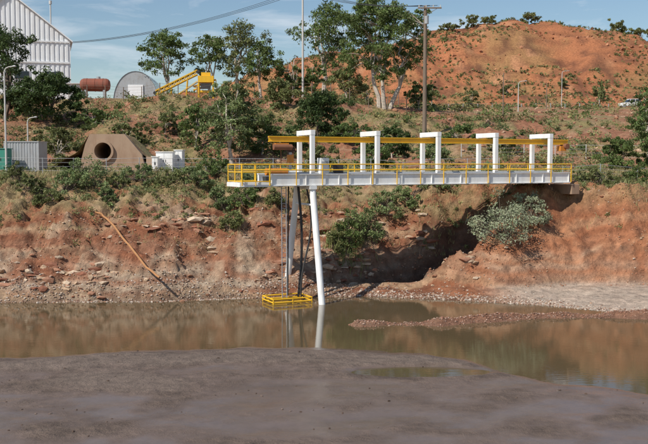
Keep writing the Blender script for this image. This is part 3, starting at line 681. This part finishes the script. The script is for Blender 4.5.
c.box((0,2.5,3.5),(12.6,5.6,.12)); c.box((6,2.5,1.7),(.08,5,3.4)); c.box((-6,2.5,1.7),(.08,5,3.4)); c.obj('walls_and_roof',[M_shed],S2)
S3=empty('arched_shed',(X_at(137,134),134,17.3),.05); c=MB(); R=3.3; Hh=4.6; n_=20
for i in range(n_):
    a=math.pi*i/n_;b_=math.pi*(i+1)/n_
    for k_ in range(8):
        e_=.08 if k_%2 else 0; y1,y2=k_,k_+1
        c.add([(math.cos(a)*(R+e_),y1,math.sin(a)*(Hh+e_)),(math.cos(b_)*(R+e_),y1,math.sin(b_)*(Hh+e_)),(math.cos(b_)*(R+e_),y2,math.sin(b_)*(Hh+e_)),(math.cos(a)*(R+e_),y2,math.sin(a)*(Hh+e_))],[(0,1,2,3)])
c.add([(math.cos(math.pi*i/n_)*R,.1,math.sin(math.pi*i/n_)*Hh) for i in range(n_+1)],[tuple(range(n_+1))]); c.obj('shell',[M_steel],S3)
c=MB(); c.box((0,-.02,1.3),(2.2,.1,2.6)); c.obj('door',[M_shed],S3)
S4=empty('rusty_horizontal_tank',(X_at(97,138),138,17.3),.1); c=MB(); zt=2.9
prof=[(-2.3,.05),(-2.2,.6),(-2.0,.85),(-1.7,.98),(1.7,.98),(2.0,.85),(2.2,.6),(2.3,.05)]
for (a,r1),(b_,r2) in zip(prof[:-1],prof[1:]): c.tube((a,0,zt),(b_,0,zt),r1,r2,20,cap=False)
for xx in(-1.2,0,1.2): c.tube((xx-.05,0,zt),(xx+.05,0,zt),1.02,n=20)
c.obj('shell',[M_red],S4)
c=MB()
for xx in(-1.4,1.4): c.box((xx,0,1.0),(.3,1.7,2.2)); 
c.tube((.5,0,3.8),(.5,0,4.15),.3,n=12); c.obj('saddles_and_hatch',[M_steel],S4)
xq=X_at(190,128); S5=empty('yellow_conveyor_plant',(xq,128,Tz(xq,128)),.08)
c=MB()
def truss(p,q,w,hh,n_):
    p=Vector(p);q=Vector(q)
    for s_ in(-w/2,w/2):
        o=Vector((0,s_,0)); u_=Vector((0,0,hh)); c.beam(p+o,q+o,.14,.14); c.beam(p+o+u_,q+o+u_,.14,.14)
        for i in range(n_):
            a=p.lerp(q,i/n_)+o; b_=p.lerp(q,(i+1)/n_)+o; c.beam(a,b_+u_,.07,.07); c.beam(a,a+u_,.07,.07)
truss((-4.6,0,.7),(1.2,0,3.6),1.1,.6,8)
truss((3.8,0,2.4),(.6,0,1.4),1.0,.5,4)
for xx,zt_ in((-2.6,1.6),(-.4,2.8),(1.2,3.4)):
    for s_ in(-.7,.7): c.beam((xx,s_,0),(xx+.2,s_*.8,zt_),.14,.14)
for s_ in(-.7,.7): c.beam((-2.6,s_,0),(1.2,s_,2.6),.1,.1)
c.box((2.4,0,2.9),(2.2,1.9,.9)); c.box((2.4,0,3.6),(1.3,1.3,.5)); c.box((2.4,0,1.2),(2.6,1.6,.3))
for xx in(1.4,3.4):
    for s_ in(-.8,.8): c.box((xx,s_,1.2),(.2,.2,2.6))
c.obj('frames',[M_yel],S5)
c=MB(); c.beam((-4.7,0,1.1),(1.4,0,4.15),.9,.08); c.box((2.4,-.98,1.9),(1.4,.1,.8)); c.tube((-4.7,-.6,.95),(-4.7,.6,.95),.25,n=12); c.tube((1.3,-.6,4.0),(1.3,.6,4.0),.25,n=12); c.obj('belt_and_drums',[M_dark],S5)
# car
xq=X_at(628,198); S6=empty('white_station_wagon',(xq,198,Tz(xq,198)+.08),.05)
def loft(secs,mb,mi=0):
    vs=[];
    for y,pts in secs: vs+=[(x,y,z) for x,z in pts]
    n_=len(secs[0][1]); fs=[]
    for s_ in range(len(secs)-1):
        for i in range(n_): j=(i+1)%n_; fs.append((s_*n_+i,s_*n_+j,(s_+1)*n_+j,(s_+1)*n_+i))
    fs+=[tuple(range(n_))[::-1],tuple(range((len(secs)-1)*n_,len(secs)*n_))]; mb.add(vs,fs,mi)
body=[(-2.35,.35),(-2.4,.75),(-2.3,1.0),(-1.1,1.12),(2.3,1.15),(2.4,.9),(2.35,.35)]
c=MB(); loft([(-.9,[(x*.97,z) for x,z in body]),(-.8,body),(.8,body),(.9,[(x*.97,z) for x,z in body])],c); c.obj('body',[M_white],S6,.05)
gh=[(-1.1,1.13),(-.45,1.8),(2.0,1.85),(2.28,1.15)]
c=MB(); loft([(-.78,gh),(.78,gh)],c,1); rf=[(-.5,1.78),(-.45,1.9),(2.02,1.93),(2.05,1.8)]; loft([(-.74,rf),(.74,rf)],c,0)
for xx in(-.2,.9,2.0): c.box((xx,0,1.48),(.09,1.62,.68),0)
c.obj('cabin',[M_white,M_glass],S6)
c=MB()
for xx in(-1.5,1.45):
    for s_ in(-.82,.82): c.tube((xx,s_-.12,.38),(xx,s_+.12,.38),.38,n=20,mi=0); c.tube((xx,s_-.13,.38),(xx,s_+.13,.38),.2,n=14,mi=1)
c.obj('wheels',[M_dark,M_steel],S6)
# ------------------------------------------------------------------ world, sun, camera
sd=Vector((-.72,-.66,1)).normalized(); el=math.asin(sd.z); az=math.atan2(sd.x,sd.y)
w=bpy.data.worlds.new('World'); scene.world=w; w.use_nodes=True; nt=w.node_tree; L=nt.links; bg=nt.nodes['Background']
sk=N(nt,'ShaderNodeTexSky',sky_type='NISHITA'); sk.sun_disc=False; sk.sun_elevation=el; sk.sun_rotation=az%(2*math.pi); sk.air_density=1.2; sk.dust_density=.1; sk.ozone_density=4.0
tc=N(nt,'ShaderNodeTexCoord'); mp=N(nt,'ShaderNodeMapping'); mp.inputs['Scale'].default_value=(2.6,2.6,12); mp.inputs['Rotation'].default_value=(0,.12,0); mp.inputs['Location'].default_value=(.35,0,.2); L.new(tc.outputs['Generated'],mp.inputs[0])
no=N(nt,'ShaderNodeTexNoise'); no.inputs['Scale'].default_value=2.4; no.inputs['Detail'].default_value=7; no.inputs['Roughness'].default_value=.6; no.inputs['Distortion'].default_value=.4; L.new(mp.outputs[0],no.inputs['Vector'])
cr=N(nt,'ShaderNodeValToRGB'); cr.color_ramp.elements[0].position=.51; cr.color_ramp.elements[1].position=.76; cr.color_ramp.elements[1].color=(.7,.7,.7,1); L.new(no.outputs[0],cr.inputs[0])
mx=N(nt,'ShaderNodeMixRGB'); L.new(cr.outputs[0],mx.inputs[0]); L.new(sk.outputs[0],mx.inputs[1]); mx.inputs[2].default_value=(8.8,9.2,9.8,1)
L.new(mx.outputs[0],bg.inputs[0]); bg.inputs[1].default_value=.095
sl=bpy.data.lights.new('sun','SUN'); sl.energy=4.9; sl.angle=math.radians(.5); sl.color=(1,.95,.86); so=link(bpy.data.objects.new('sun',sl)); so.rotation_euler=(-sd).to_track_quat('-Z','Y').to_euler(); so.location=(0,0,60)
cam=bpy.data.cameras.new('camera'); cam.lens=50; cam.sensor_width=36; cam.clip_end=6000; co=link(bpy.data.objects.new('camera',cam)); co.location=(0,0,CAMZ); co.rotation_euler=(math.radians(90)-math.atan(60/900),0,0); scene.camera=co
scene.view_settings.view_transform='Standard'; scene.view_settings.look='None'; scene.view_settings.exposure=0
